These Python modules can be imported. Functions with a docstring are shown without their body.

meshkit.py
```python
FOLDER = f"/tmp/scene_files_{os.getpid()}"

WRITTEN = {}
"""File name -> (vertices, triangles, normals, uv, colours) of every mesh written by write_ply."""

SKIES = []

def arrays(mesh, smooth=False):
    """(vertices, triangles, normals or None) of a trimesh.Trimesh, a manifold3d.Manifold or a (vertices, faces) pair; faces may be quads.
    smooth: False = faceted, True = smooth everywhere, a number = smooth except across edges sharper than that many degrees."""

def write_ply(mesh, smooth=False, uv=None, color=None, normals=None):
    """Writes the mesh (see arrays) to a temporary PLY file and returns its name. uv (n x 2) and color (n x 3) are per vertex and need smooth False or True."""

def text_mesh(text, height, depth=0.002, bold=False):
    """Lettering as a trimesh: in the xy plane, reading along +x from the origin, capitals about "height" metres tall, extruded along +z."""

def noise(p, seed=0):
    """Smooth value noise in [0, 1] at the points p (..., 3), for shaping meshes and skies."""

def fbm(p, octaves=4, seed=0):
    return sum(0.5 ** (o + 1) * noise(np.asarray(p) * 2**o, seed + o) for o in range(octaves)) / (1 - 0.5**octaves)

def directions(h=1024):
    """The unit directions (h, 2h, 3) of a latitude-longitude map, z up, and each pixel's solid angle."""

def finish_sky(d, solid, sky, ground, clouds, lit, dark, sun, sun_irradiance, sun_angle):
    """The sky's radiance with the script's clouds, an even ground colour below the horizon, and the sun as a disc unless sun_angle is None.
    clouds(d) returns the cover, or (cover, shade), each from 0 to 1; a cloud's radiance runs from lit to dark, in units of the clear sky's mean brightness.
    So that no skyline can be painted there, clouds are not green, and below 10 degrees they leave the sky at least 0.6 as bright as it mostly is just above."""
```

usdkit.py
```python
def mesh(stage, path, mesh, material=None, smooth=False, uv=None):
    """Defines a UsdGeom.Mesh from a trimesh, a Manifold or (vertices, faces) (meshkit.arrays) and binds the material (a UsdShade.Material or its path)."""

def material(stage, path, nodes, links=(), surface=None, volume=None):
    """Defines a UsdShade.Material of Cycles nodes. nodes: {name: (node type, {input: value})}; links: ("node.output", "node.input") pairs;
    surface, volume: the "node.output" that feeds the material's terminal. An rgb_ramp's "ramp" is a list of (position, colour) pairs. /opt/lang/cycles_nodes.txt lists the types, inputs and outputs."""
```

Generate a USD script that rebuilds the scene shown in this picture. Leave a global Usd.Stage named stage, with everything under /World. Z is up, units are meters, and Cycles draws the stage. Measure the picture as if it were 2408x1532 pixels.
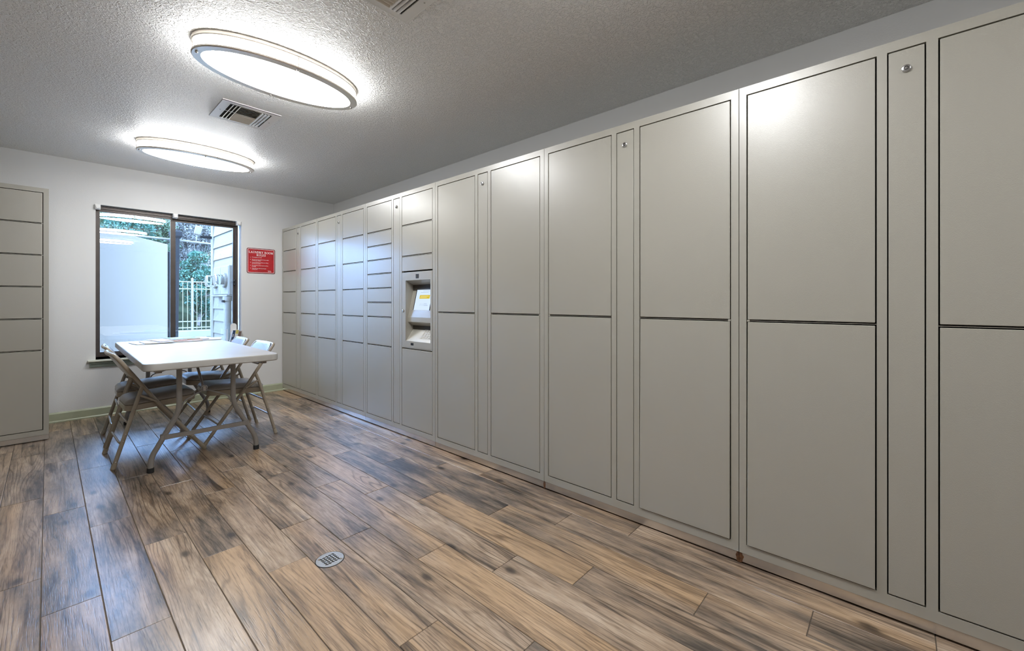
import math, random
import numpy as np
import trimesh
import shapely
from shapely.geometry import Polygon, Point, box as sbox
from shapely import affinity
import manifold3d as m3
import meshkit, usdkit
from pxr import Usd, UsdGeom, UsdLux, UsdShade, Gf, Sdf, Vt

stage = Usd.Stage.CreateInMemory()
UsdGeom.SetStageUpAxis(stage, UsdGeom.Tokens.z)
UsdGeom.SetStageMetersPerUnit(stage, 1.0)
world = UsdGeom.Xform.Define(stage, '/World')
stage.SetDefaultPrim(world.GetPrim())
UsdGeom.Scope.Define(stage, '/World/Looks')

# ---------------------------------------------------------------- camera
W, H = 2408.0, 1532.0
F_PX, YAW, HORIZON, CAM_H = 995.11, math.radians(47.65), 709.46, 1.0917
cam = UsdGeom.Camera.Define(stage, '/World/camera')
cam.CreateHorizontalApertureAttr(36.0)
cam.CreateVerticalApertureAttr(36.0 * H / W)
cam.CreateFocalLengthAttr(36.0 * F_PX / W)
cam.CreateVerticalApertureOffsetAttr(-(H / 2 - HORIZON) * 36.0 / W)
cam.CreateClippingRangeAttr(Gf.Vec2f(0.02, 500))
cam.CreateExposureAttr(0.10)
xf = UsdGeom.Xformable(cam)
xf.AddTranslateOp().Set(Gf.Vec3d(0, 0, CAM_H))
xf.AddRotateZOp().Set(-math.degrees(YAW))
xf.AddRotateXOp().Set(90.0)

# ---------------------------------------------------------------- sky (cool daylight; the lamps in the room are warm white)
SKY = (0.34, 0.60, 1.15)
dome = UsdLux.DomeLight.Define(stage, '/World/sky')
dome.CreateColorAttr(Gf.Vec3f(*SKY))
dome.CreateIntensityAttr(9.5)
LAMP = 31.0
LAMP_COL = (1.0, 1.01, 1.02)

# ---------------------------------------------------------------- dimensions of the room
XL, XW, YB, ZC = 1.944, 2.590, 5.605, 2.400      # locker fronts, right wall, window wall, ceiling
XLEFT, YREAR = -2.00, -4.20
rng = random.Random(7)
nrng = np.random.default_rng(7)

# ---------------------------------------------------------------- helpers
used = {}
def numbered(parent, name):
    k = (parent, name); n = used.get(k, 0); used[k] = n + 1
    return name if n == 0 else f'{name}_{n:03d}'

def path_of(p):
    return '/World' if p is None else str(p.GetPath())

def tag(prim, label=None, cat=None, group=None, kind=None):
    for k, v in (('label', label), ('category', cat), ('group', group), ('kind', kind)):
        if v:
            prim.SetCustomDataByKey(k, v)
    return prim

def obj(name, mesh, mat, parent=None, smooth=False, label=None, cat=None, group=None, kind=None):
    pp = path_of(parent)
    p = f'{pp}/{numbered(pp, name)}'
    prim = usdkit.mesh(stage, p, mesh, mat, smooth=smooth).GetPrim()
    return tag(prim, label, cat, group, kind)

def thing(name, label=None, cat=None, loc=(0, 0, 0), rotz=0.0, group=None, kind=None):
    p = f'/World/{numbered("/World", name)}'
    x = UsdGeom.Xform.Define(stage, p)
    x.AddTranslateOp().Set(Gf.Vec3d(*map(float, loc)))
    x.AddRotateZOp().Set(float(rotz))
    return tag(x.GetPrim(), label, cat, group, kind)

def dup(root, name, loc, rotz, label):
    was = root.GetCustomData()
    r = thing(name, label, was['category'], loc, rotz, was.get('group'))
    r.GetReferences().AddInternalReference(root.GetPath())
    r.SetInstanceable(True)
    return r

cat_ = trimesh.util.concatenate
def bx(x0, x1, y0, y1, z0, z1):
    m = trimesh.creation.box((x1 - x0, y1 - y0, z1 - z0)); m.apply_translation(((x0 + x1) / 2, (y0 + y1) / 2, (z0 + z1) / 2)); return m

def cbox(x0, x1, y0, y1, z0, z1, c=0.002):
    """box with chamfered edges"""
    pts = []
    for sx, a in ((1, x0), (-1, x1)):
        for sy, b in ((1, y0), (-1, y1)):
            for sz, d in ((1, z0), (-1, z1)):
                pts += [(a, b + sy * c, d + sz * c), (a + sx * c, b, d + sz * c), (a + sx * c, b + sy * c, d)]
    return trimesh.convex.convex_hull(np.array(pts))

def cyl(p0, p1, r, n=16):
    p0, p1 = np.array(p0, float), np.array(p1, float)
    return trimesh.creation.cylinder(radius=r, segment=[p0, p1], sections=n)

def fillet(pts, r, n=6):
    pts = [np.array(p, float) for p in pts]
    r = np.broadcast_to(r, (len(pts),))
    out = [pts[0]]
    for i in range(1, len(pts) - 1):
        a, b, c = pts[i - 1], pts[i], pts[i + 1]
        u, v = (a - b), (c - b)
        lu, lv = np.linalg.norm(u), np.linalg.norm(v); u, v = u / lu, v / lv
        d = min(r[i], lu * .49, lv * .49)
        p, q = b + u * d, b + v * d
        for t in np.linspace(0, 1, n):
            out.append((1 - t) ** 2 * p + 2 * t * (1 - t) * b + t * t * q)
    out.append(pts[-1])
    return np.array(out)

def tube(pts, r, n=12, closed=False):
    """round tube through the points, capped"""
    p = np.asarray(pts, float)
    if closed:
        t = np.roll(p, -1, 0) - np.roll(p, 1, 0)
    else:
        t = np.gradient(p, axis=0)
    t /= np.linalg.norm(t, axis=1, keepdims=True)
    ref = np.array([0, 0, 1.0]) if abs(t[0][2]) < .9 else np.array([1.0, 0, 0])
    a = np.cross(t[0], ref); a /= np.linalg.norm(a)
    A = []
    for k in range(len(p)):
        a = a - t[k] * np.dot(a, t[k]); a /= np.linalg.norm(a); A.append(a.copy())
    A = np.array(A); B = np.cross(t, A)
    ang = np.arange(n) * 2 * np.pi / n
    rr = np.broadcast_to(r, (len(p),))[:, None, None]
    v = (p[:, None] + rr * (np.cos(ang)[None, :, None] * A[:, None] + np.sin(ang)[None, :, None] * B[:, None])).reshape(-1, 3)
    f = []
    m = len(p) if closed else len(p) - 1
    for i in range(m):
        i2 = (i + 1) % len(p)
        for j in range(n):
            j2 = (j + 1) % n
            f += [(i * n + j, i * n + j2, i2 * n + j2), (i * n + j, i2 * n + j2, i2 * n + j)]
    if not closed:
        v = np.vstack([v, p[0], p[-1]]); k = len(v)
        for j in range(n):
            j2 = (j + 1) % n
            f += [(k - 2, j2, j), (k - 1, (len(p) - 1) * n + j, (len(p) - 1) * n + j2)]
    m_ = trimesh.Trimesh(v, np.array(f), process=False)
    m_.fix_normals() if len(f) < 4000 else None
    return m_

def rrect(w, d, r, n=6):
    """counter-clockwise rounded rectangle, centred"""
    out = []
    for cx, cy, a0 in ((w / 2 - r, d / 2 - r, 0), (-w / 2 + r, d / 2 - r, 90), (-w / 2 + r, -d / 2 + r, 180), (w / 2 - r, -d / 2 + r, 270)):
        for a in np.radians(np.linspace(a0, a0 + 90, n)):
            out.append((cx + r * math.cos(a), cy + r * math.sin(a)))
    return np.array(out)

def ell(a, b, n=72):
    t = np.arange(n) * 2 * np.pi / n
    return np.stack([a * np.cos(t), b * np.sin(t)], 1)

def loft(rings, cap0=True, cap1=True):
    """rings: list of (n,3) arrays, bottom to top, counter-clockwise seen from above"""
    n = len(rings[0]); v = np.vstack(rings); f = []
    for i in range(len(rings) - 1):
        for j in range(n):
            j2 = (j + 1) % n
            f += [(i * n + j, i * n + j2, (i + 1) * n + j2), (i * n + j, (i + 1) * n + j2, (i + 1) * n + j)]
    for flag, k, flip in ((cap0, 0, True), (cap1, len(rings) - 1, False)):
        if flag:
            c = len(v); v = np.vstack([v, rings[k].mean(0)])
            for j in range(n):
                j2 = (j + 1) % n
                f.append((c, k * n + j2, k * n + j) if flip else (c, k * n + j, k * n + j2))
    return trimesh.Trimesh(v, np.array(f), process=False)

def at_z(ring, z):
    return np.column_stack([ring, np.full(len(ring), z)])

def extrude(poly, h):
    polys = poly.geoms if hasattr(poly, 'geoms') else [poly]
    return cat_([trimesh.creation.extrude_polygon(g, h, engine='earcut') for g in polys])

def to_yz(m, x0):
    """(u, v, w) -> u along -y ... used for panels that face -x: u = y, v = z, w (thickness) goes to +x from x0"""
    v = m.vertices
    m = trimesh.Trimesh(np.column_stack([x0 + v[:, 2], v[:, 0], v[:, 1]]), m.faces, process=False)
    return m

def to_xz(m, y0):
    """(u, v, w) -> x = u, z = v, thickness goes to +y from y0 (front faces -y)"""
    v = m.vertices
    m = trimesh.Trimesh(np.column_stack([v[:, 0], y0 + v[:, 2], v[:, 1]]), m.faces[:, ::-1], process=False)
    return m

def rot(m, ang, axis, pt=(0, 0, 0)):
    m = m.copy(); m.apply_transform(trimesh.transformations.rotation_matrix(ang, axis, pt)); return m

def mv(m, x=0, y=0, z=0):
    m = m.copy(); m.apply_translation((x, y, z)); return m

# ---------------------------------------------------------------- materials
def mat(name, nodes, links, surface='p.BSDF'):
    return usdkit.material(stage, f'/World/Looks/{name}', nodes, links, surface=surface)

def plain(name, col, rough=0.5, metal=0.0, spec=0.5, bump=None, vary=0.0, vscale=4.0, coat=0.0, coatr=.15):
    nodes = {'p': ('principled_bsdf', {'base_color': col, 'roughness': rough, 'metallic': metal, 'specular_ior_level': spec, 'coat_weight': coat, 'coat_roughness': coatr})}
    links = []
    if bump or vary:
        nodes['g'] = ('geometry', {})
    if vary:
        nodes['nv'] = ('noise_texture', {'scale': vscale, 'detail': 4.0, 'roughness': .6})
        c = np.array(col)
        nodes['rv'] = ('rgb_ramp', {'ramp': [(.3, tuple(c * (1 - vary))), (.7, tuple(np.minimum(c * (1 + vary), 1)))]})
        links += [('g.position', 'nv.vector'), ('nv.fac', 'rv.fac'), ('rv.color', 'p.base_color')]
    if bump:
        sc, dist = bump
        nodes['nb'] = ('noise_texture', {'scale': sc, 'detail': 0.0})
        nodes['b'] = ('bump', {'strength': 1.0, 'distance': dist})
        links += [('g.position', 'nb.vector'), ('nb.fac', 'b.height'), ('b.normal', 'p.normal')]
    return mat(name, nodes, links)

def emit(name, col, strength):
    return mat(name, {'e': ('emission', {'color': col, 'strength': strength})}, [], 'e.emission')

M = {}
M['wall'] = plain('wall_paint', (.69, .69, .68), .55, spec=.35, bump=(160, .0003))
M['sage'] = plain('sage_trim_paint', (.40, .43, .30), .35, spec=.5, vary=.05, vscale=14)
M['sage_dark'] = plain('dark_sage_paint', (.20, .235, .19), .4, spec=.5)
M['sill_white'] = plain('sill_paint', (.60, .62, .54), .35)
M['locker'] = plain('locker_powder_coat', (.36, .345, .295), .40, spec=1.0, bump=(420, .00016), coat=.6, coatr=.27)
M['locker_in'] = plain('locker_inside', (.06, .055, .045), .7)
M['kick'] = plain('brushed_kick_plate', (.66, .64, .61), .22, metal=.92, vary=.12, vscale=6)
M['rust'] = plain('rust', (.11, .045, .015), .8, vary=.5, vscale=90)
M['chrome'] = plain('chrome', (.62, .62, .62), .22, metal=1.0)
M['nickel'] = plain('brushed_nickel', (.78, .73, .66), .36, metal=.9)
M['black'] = plain('black_plastic', (.012, .012, .013), .35)
M['rubber'] = plain('black_rubber', (.015, .015, .016), .6)
M['void'] = plain('duct_dark', (.025, .02, .015), .8)
M['vent'] = plain('vent_enamel', (.84, .84, .82), .3)
M['vent_tan'] = plain('vent_inner_blade', (.66, .61, .53), .4)
M['white'] = plain('white_plastic', (.78, .78, .77), .4)
M['bronze'] = plain('bronze_aluminium', (.075, .062, .055), .38, metal=.35, vary=.15, vscale=9)
M['table_top'] = plain('table_plastic', (.41, .40, .375), .36, spec=.5, vary=.06, vscale=5)
M['table_leg'] = plain('grey_hammered_steel', (.265, .248, .23), .38, spec=.5, bump=(300, .0004))
M['chair_metal'] = plain('beige_enamel', (.31, .262, .20), .30, spec=.5, coat=.3)
M['chair_vinyl'] = plain('taupe_vinyl', (.235, .21, .185), .36, spec=.5, bump=(350, .0005))
M['chair_cap'] = plain('beige_foot_cap', (.36, .305, .23), .5)
M['steel_link'] = plain('zinc_steel', (.42, .40, .38), .35, metal=.8)
M['grout'] = plain('grout', (.105, .085, .065), .85)
M['drain'] = plain('drain_steel', (.66, .66, .66), .24, metal=.85, vary=.08, vscale=40)
M['drain_pit'] = plain('drain_pit', (.005, .005, .005), .9)
M['screw'] = plain('screw_bronze', (.30, .24, .18), .35, metal=.8)
M['lamp'] = emit('lamp_diffuser', LAMP_COL, LAMP)
M['lamp_side'] = emit('lamp_side', LAMP_COL, LAMP * .85)
M['screen'] = emit('screen_white', (.66, .80, 1.0), 1.0)
M['screen_yellow'] = emit('screen_yellow', (.72, .55, .06), .9)
M['screen_grey'] = emit('screen_grey', (.42, .52, .66), 1.0)
M['screen_pale'] = emit('screen_pale', (.86, .78, .36), 1.0)
M['key'] = plain('key_steel', (.48, .46, .41), .4)
M['sign_red'] = plain('sign_red', (.47, .012, .018), .4, vary=.25, vscale=9)
M['sign_dark'] = plain('sign_border', (.16, .008, .012), .4)
M['sign_pink'] = plain('sign_line', (.78, .62, .62), .5)
M['sign_white'] = plain('sign_letter', (.88, .86, .85), .5)
for n_, c_ in (('paper_white', (.72, .72, .72)), ('paper_blue', (.10, .25, .40)), ('paper_navy', (.03, .06, .14)), ('paper_pink', (.62, .46, .46)), ('paper_lilac', (.55, .55, .68)),
               ('paper_orange', (.55, .22, .12)), ('paper_yellow', (.62, .55, .16)), ('paper_brown', (.16, .11, .10)), ('paper_teal', (.16, .42, .52)), ('paper_grey', (.40, .38, .37))):
    M[n_] = plain(n_, c_, .35)
# outdoors
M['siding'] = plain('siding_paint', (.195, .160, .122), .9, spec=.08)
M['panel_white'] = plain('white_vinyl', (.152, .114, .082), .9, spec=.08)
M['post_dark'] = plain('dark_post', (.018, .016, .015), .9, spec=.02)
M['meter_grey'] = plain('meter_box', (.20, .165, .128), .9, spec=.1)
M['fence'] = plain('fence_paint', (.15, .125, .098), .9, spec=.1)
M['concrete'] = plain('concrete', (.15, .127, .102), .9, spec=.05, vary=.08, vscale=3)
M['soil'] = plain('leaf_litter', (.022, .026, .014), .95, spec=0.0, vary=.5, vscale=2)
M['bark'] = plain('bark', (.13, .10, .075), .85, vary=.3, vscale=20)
M['branch'] = plain('pale_twig', (.15, .135, .115), .9, spec=.1)

def leaf_mat(name, c):
    c = np.array(c)
    return mat(name, {'o': ('geometry', {}), 'r': ('rgb_ramp', {'ramp': [(0, tuple(c * .45)), (.5, tuple(c)), (1, tuple(c * 1.7))]}),
                      'd': ('principled_bsdf', {'roughness': .4, 'specular_ior_level': .5}), 't': ('translucent_bsdf', {}), 'm': ('mix_closure', {'fac': .3})},
               [('o.random_per_island', 'r.fac'), ('r.color', 'd.base_color'), ('r.color', 't.color'), ('d.BSDF', 'm.closure1'), ('t.BSDF', 'm.closure2')], 'm.closure')
M['leaf_a'] = leaf_mat('leaf_green', (.13, .27, .12))
M['leaf_b'] = leaf_mat('leaf_olive', (.22, .29, .14))
M['leaf_c'] = leaf_mat('leaf_dry', (.30, .25, .20))
M['leaf_d'] = leaf_mat('leaf_deep', (.07, .19, .11))

# window glass: transparent with a mirror reflection by fresnel
M['glass'] = mat('window_glass', {'f': ('fresnel', {'IOR': 1.5}), 'k': ('math', {'math_type': 'multiply', 'value2': 1.6}), 't': ('transparent_bsdf', {'color': (.94, .97, .97)}),
                                  'g': ('glossy_bsdf', {'color': (1, 1, 1), 'roughness': 0.0}), 'm': ('mix_closure', {})},
                 [('f.fac', 'k.value1'), ('k.value', 'm.fac'), ('t.BSDF', 'm.closure1'), ('g.BSDF', 'm.closure2')], 'm.closure')
M['clear'] = mat('clear_cover', {'f': ('fresnel', {'IOR': 1.45}), 't': ('transparent_bsdf', {'color': (.9, .93, .95)}), 'g': ('glossy_bsdf', {'roughness': .05, 'color': (1, 1, 1)}), 'm': ('mix_closure', {})},
                 [('f.fac', 'm.fac'), ('t.BSDF', 'm.closure1'), ('g.BSDF', 'm.closure2')], 'm.closure')

# knock-down textured ceiling: paint with two sizes of raised worms
M['ceiling'] = mat('ceiling_texture', {
    'g': ('geometry', {}),
    'n1': ('noise_texture', {'scale': 70.0, 'detail': 2.0, 'roughness': .5, 'distortion': 1.1}),
    'r1': ('rgb_ramp', {'ramp': [(.46, (0, 0, 0)), (.62, (1, 1, 1))]}),
    'n2': ('noise_texture', {'scale': 170.0, 'detail': 2.0}),
    'mm': ('math', {'math_type': 'multiply_add', 'value2': .35}),
    'b': ('bump', {'strength': 1.0, 'distance': .0036}),
    'p': ('principled_bsdf', {'base_color': (.90, .895, .88), 'roughness': .42, 'specular_ior_level': .45})},
    [('g.position', 'n1.vector'), ('g.position', 'n2.vector'), ('n1.fac', 'r1.fac'), ('n2.fac', 'mm.value1'), ('r1.color', 'mm.value3'), ('mm.value', 'b.height'), ('b.normal', 'p.normal')])

# wood-look porcelain plank; each plank carries a "plank_look" primvar: (seed, tone, warmth)
def wood():
    N, L = {}, []
    N['g'] = ('geometry', {})
    N['a'] = ('attribute', {'attribute': 'plank_look'})
    N['s'] = ('separate_xyz', {}); L.append(('a.vector', 's.vector'))
    N['sv'] = ('combine_xyz', {})
    N['m1'] = ('math', {'math_type': 'multiply', 'value2': 17.3}); N['m2'] = ('math', {'math_type': 'multiply', 'value2': 7.9})
    L += [('s.x', 'm1.value1'), ('s.x', 'm2.value1'), ('m1.value', 'sv.x'), ('m2.value', 'sv.y'), ('m1.value', 'sv.z')]
    N['v'] = ('vector_math', {'math_type': 'add'}); L += [('g.position', 'v.vector1'), ('sv.vector', 'v.vector2')]
    # slow warp of the grain
    N['mw'] = ('mapping', {'scale': (5.5, 2.2, 1)}); L.append(('v.vector', 'mw.vector'))
    N['nw'] = ('noise_texture', {'scale': 1.0, 'detail': 2.0, 'roughness': .5}); L.append(('mw.vector', 'nw.vector'))
    # growth rings from contour lines of the slow noise stretched along the board
    N['mr'] = ('mapping', {'scale': (6.5, .62, 1)}); L.append(('v.vector', 'mr.vector'))
    N['nr'] = ('noise_texture', {'scale': 1.0, 'detail': 2.0, 'roughness': .42}); L.append(('mr.vector', 'nr.vector'))
    N['ra'] = ('math', {'math_type': 'multiply', 'value2': 112.0}); L.append(('nr.fac', 'ra.value1'))
    N['px'] = ('separate_xyz', {}); L.append(('v.vector', 'px.vector'))
    N['rx'] = ('math', {'math_type': 'multiply_add', 'value2': 330.0}); L += [('px.x', 'rx.value1'), ('ra.value', 'rx.value3')]
    N['rs'] = ('math', {'math_type': 'sine'}); L.append(('rx.value', 'rs.value1'))
    N['rk2'] = ('map_range', {'from_min': .38, 'from_max': .62, 'to_min': .15, 'to_max': 1.0, 'clamp': True}); L.append(('nw.fac', 'rk2.value'))
    N['rmix'] = ('mix', {'color1': (1, 1, 1)}); L += [('rk2.result', 'rmix.fac'), ('rr.color', 'rmix.color2')]
    N['rr'] = ('rgb_ramp', {'ramp': [(0, (.46, .43, .40)), (.14, (.82, .81, .80)), (.36, (1, 1, 1)), (1, (1, 1, 1))]})
    N['rm'] = ('map_range', {'from_min': -1.0, 'from_max': 1.0, 'to_min': 0.0, 'to_max': 1.0}); L += [('rs.value', 'rm.value'), ('rm.result', 'rr.fac')]
    # fine fibres
    N['mf'] = ('mapping', {'scale': (240.0, 9.0, 1)}); L.append(('v.vector', 'mf.vector'))
    N['nf'] = ('noise_texture', {'scale': 1.0, 'detail': 2.0, 'roughness': .7}); L.append(('mf.vector', 'nf.vector'))
    N['rf'] = ('rgb_ramp', {'ramp': [(.30, (.58, .56, .54)), (.47, (.98, .98, .98)), (.60, (1.0, 1.0, 1.0)), (.75, (1.08, 1.08, 1.08))]}); L.append(('nf.fac', 'rf.fac'))
    # blotches of grey weathering
    N['mb'] = ('mapping', {'scale': (11.0, 2.0, 1)}); L.append(('v.vector', 'mb.vector'))
    N['nb'] = ('noise_texture', {'scale': 1.0, 'detail': 5.0, 'roughness': .68}); L.append(('mb.vector', 'nb.vector'))
    N['ac'] = ('math', {'math_type': 'multiply_add', 'value2': 1.3, 'value3': -.15}); L.append(('nb.fac', 'ac.value1'))
    N['ab'] = ('math', {'math_type': 'add'}); L += [('ac.value', 'ab.value1')]
    N['tt'] = ('math', {'math_type': 'multiply_add', 'value2': .62, 'value3': -.295}); L += [('s.y', 'tt.value1'), ('tt.value', 'ab.value2')]
    N['rb'] = ('rgb_ramp', {'ramp': [(.20, (.052, .042, .036)), (.33, (.130, .102, .078)), (.44, (.245, .182, .132)), (.56, (.355, .256, .176)), (.70, (.46, .35, .252)), (.85, (.56, .455, .355))]})
    L.append(('ab.value', 'rb.fac'))
    # honey-coloured sap wood
    N['mh'] = ('mapping', {'scale': (8.0, .8, 1), 'location': (3.1, 1.7, 0)}); L.append(('v.vector', 'mh.vector'))
    N['nh'] = ('noise_texture', {'scale': 1.0, 'detail': 1.0}); L.append(('mh.vector', 'nh.vector'))
    N['hh'] = ('math', {'math_type': 'add'}); N['hr'] = ('rgb_ramp', {'ramp': [(.78, (0, 0, 0)), (.98, (.62, .62, .62))]})
    N['hw'] = ('math', {'math_type': 'multiply', 'value2': .55}); L += [('s.z', 'hw.value1'), ('nh.fac', 'hh.value1'), ('hw.value', 'hh.value2'), ('hh.value', 'hr.fac')]
    N['mixh'] = ('mix', {'color2': (.53, .345, .185)}); L += [('hr.color', 'hb.color'), ('hb.val', 'mixh.fac'), ('rb.color', 'mixh.color1')]
    N['hb'] = ('rgb_to_bw', {})
    # dark streaks along the grain
    N['md'] = ('mapping', {'scale': (26.0, 1.6, 1), 'location': (9.1, 4.2, 0)}); L.append(('v.vector', 'md.vector'))
    N['nd'] = ('noise_texture', {'scale': 1.0, 'detail': 4.0, 'roughness': .68, 'distortion': .8}); L.append(('md.vector', 'nd.vector'))
    N['rd'] = ('rgb_ramp', {'ramp': [(.32, (.25, .24, .235)), (.42, (.68, .66, .65)), (.51, (1, 1, 1))]}); L.append(('nd.fac', 'rd.fac'))
    # knots
    N['mk'] = ('mapping', {'scale': (4.6, 2.5, 1), 'location': (1.3, .7, 0)}); L.append(('v.vector', 'mk.vector'))
    N['wk'] = ('vector_math', {'math_type': 'scale', 'scale': .16}); L.append(('nw.color', 'wk.vector1'))
    N['kk'] = ('vector_math', {'math_type': 'add'}); L += [('mk.vector', 'kk.vector1'), ('wk.vector', 'kk.vector2')]
    N['vk'] = ('voronoi_texture', {'scale': 1.0, 'randomness': 1.0, 'feature': 'f1', 'dimensions': '2D'}); L.append(('kk.vector', 'vk.vector'))
    N['rk'] = ('rgb_ramp', {'ramp': [(.0, (.16, .15, .145)), (.05, (.30, .29, .28)), (.085, (.75, .74, .73)), (.13, (1, 1, 1))]}); L.append(('vk.distance', 'rk.fac'))
    N['kc'] = ('separate_color', {'color_type': 'rgb'}); L.append(('vk.color', 'kc.color'))
    N['kg'] = ('math', {'math_type': 'greater_than', 'value2': .62}); L.append(('kc.r', 'kg.value1'))
    N['kx'] = ('mix', {'color1': (1, 1, 1)}); L += [('kg.value', 'kx.fac'), ('rk.color', 'kx.color2')]
    prev = 'mixh.color'
    for i, src in enumerate(('rmix.color', 'rf.color', 'rd.color', 'kx.color')):
        N[f'x{i}'] = ('mix', {'mix_type': 'multiply', 'fac': 1.0}); L += [(prev, f'x{i}.color1'), (src, f'x{i}.color2')]
        prev = f'x{i}.color'
    N['bm'] = ('bump', {'strength': .5, 'distance': .0005}); L += [('rf.color', 'bbw.color'), ('bbw.val', 'bm.height'), ('bm.normal', 'p.normal')]
    N['bbw'] = ('rgb_to_bw', {})
    N['p'] = ('principled_bsdf', {'roughness': .31, 'specular_ior_level': .9}); L.append((prev, 'p.base_color'))
    return mat('porcelain_plank', N, [(a, b) for a, b in L])
M['plank'] = wood()

# ================================================================ the room shell
floor = thing('floor', kind='structure')
tag(floor, 'floor of staggered wood-look porcelain planks')
obj('grout_bed', bx(XLEFT, XW, YREAR, YB, -.06, -.0022), M['grout'], floor)
PITCH, PL = .1531, 1.0175
row_x0 = -.017
phase = {-1: 2.495, 0: 2.187, 1: 1.862, 2: 2.487, 3: 2.180, 4: 1.870, 5: 2.182, 6: 1.880, 7: 1.503, 8: 1.210, 9: .925, 10: .525, 11: .220, 12: .927}
# (row, low y of the plank): tone, warmth read off the photograph
look = {(7, .486): (.62, .95), (9, .925): (.42, .95), (3, 1.16): (.45, .9), (4, .85): (.55, .85), (6, .896): (.55, .35), (5, 1.17): (.55, .55), (5, 2.18): (.62, .35), (8, .2): (.66, .1),
        (8, 1.21): (.62, .1), (7, 1.503): (.50, .6), (9, 1.92): (.34, .2), (10, 1.53): (.28, .1), (10, .525): (.42, .75), (9, -.09): (.40, .2), (11, .22): (.50, .4), (12, -.083): (.62, .6),
        (2, 1.47): (.60, .55), (1, 1.862): (.48, .35), (0, 2.187): (.42, .1), (0, 3.2): (.48, .05), (1, 2.865): (.50, .2), (2, 2.487): (.52, .3), (3, 2.18): (.44, .1), (4, 1.87): (.60, .2),
        (4, 2.875): (.48, .7), (5, 3.197): (.58, .5), (6, 1.88): (.50, .25), (6, 2.875): (.50, .6), (7, 2.51): (.42, .5), (8, 2.2): (.40, .75), (12, 1.942): (.60, .5), (12, .927): (.48, .6),
        (11, 1.24): (.44, .2), (11, 2.255): (.50, .2), (-1, 1.48): (.38, .45), (-1, 2.5): (.46, .4), (3, 3.17): (.50, .3), (10, -.5): (.40, .4), (11, -.8): (.40, .2), (7, -.53): (.55, .6)}
drain_c = (.804, 1.775); drain_r = .0545
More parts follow.
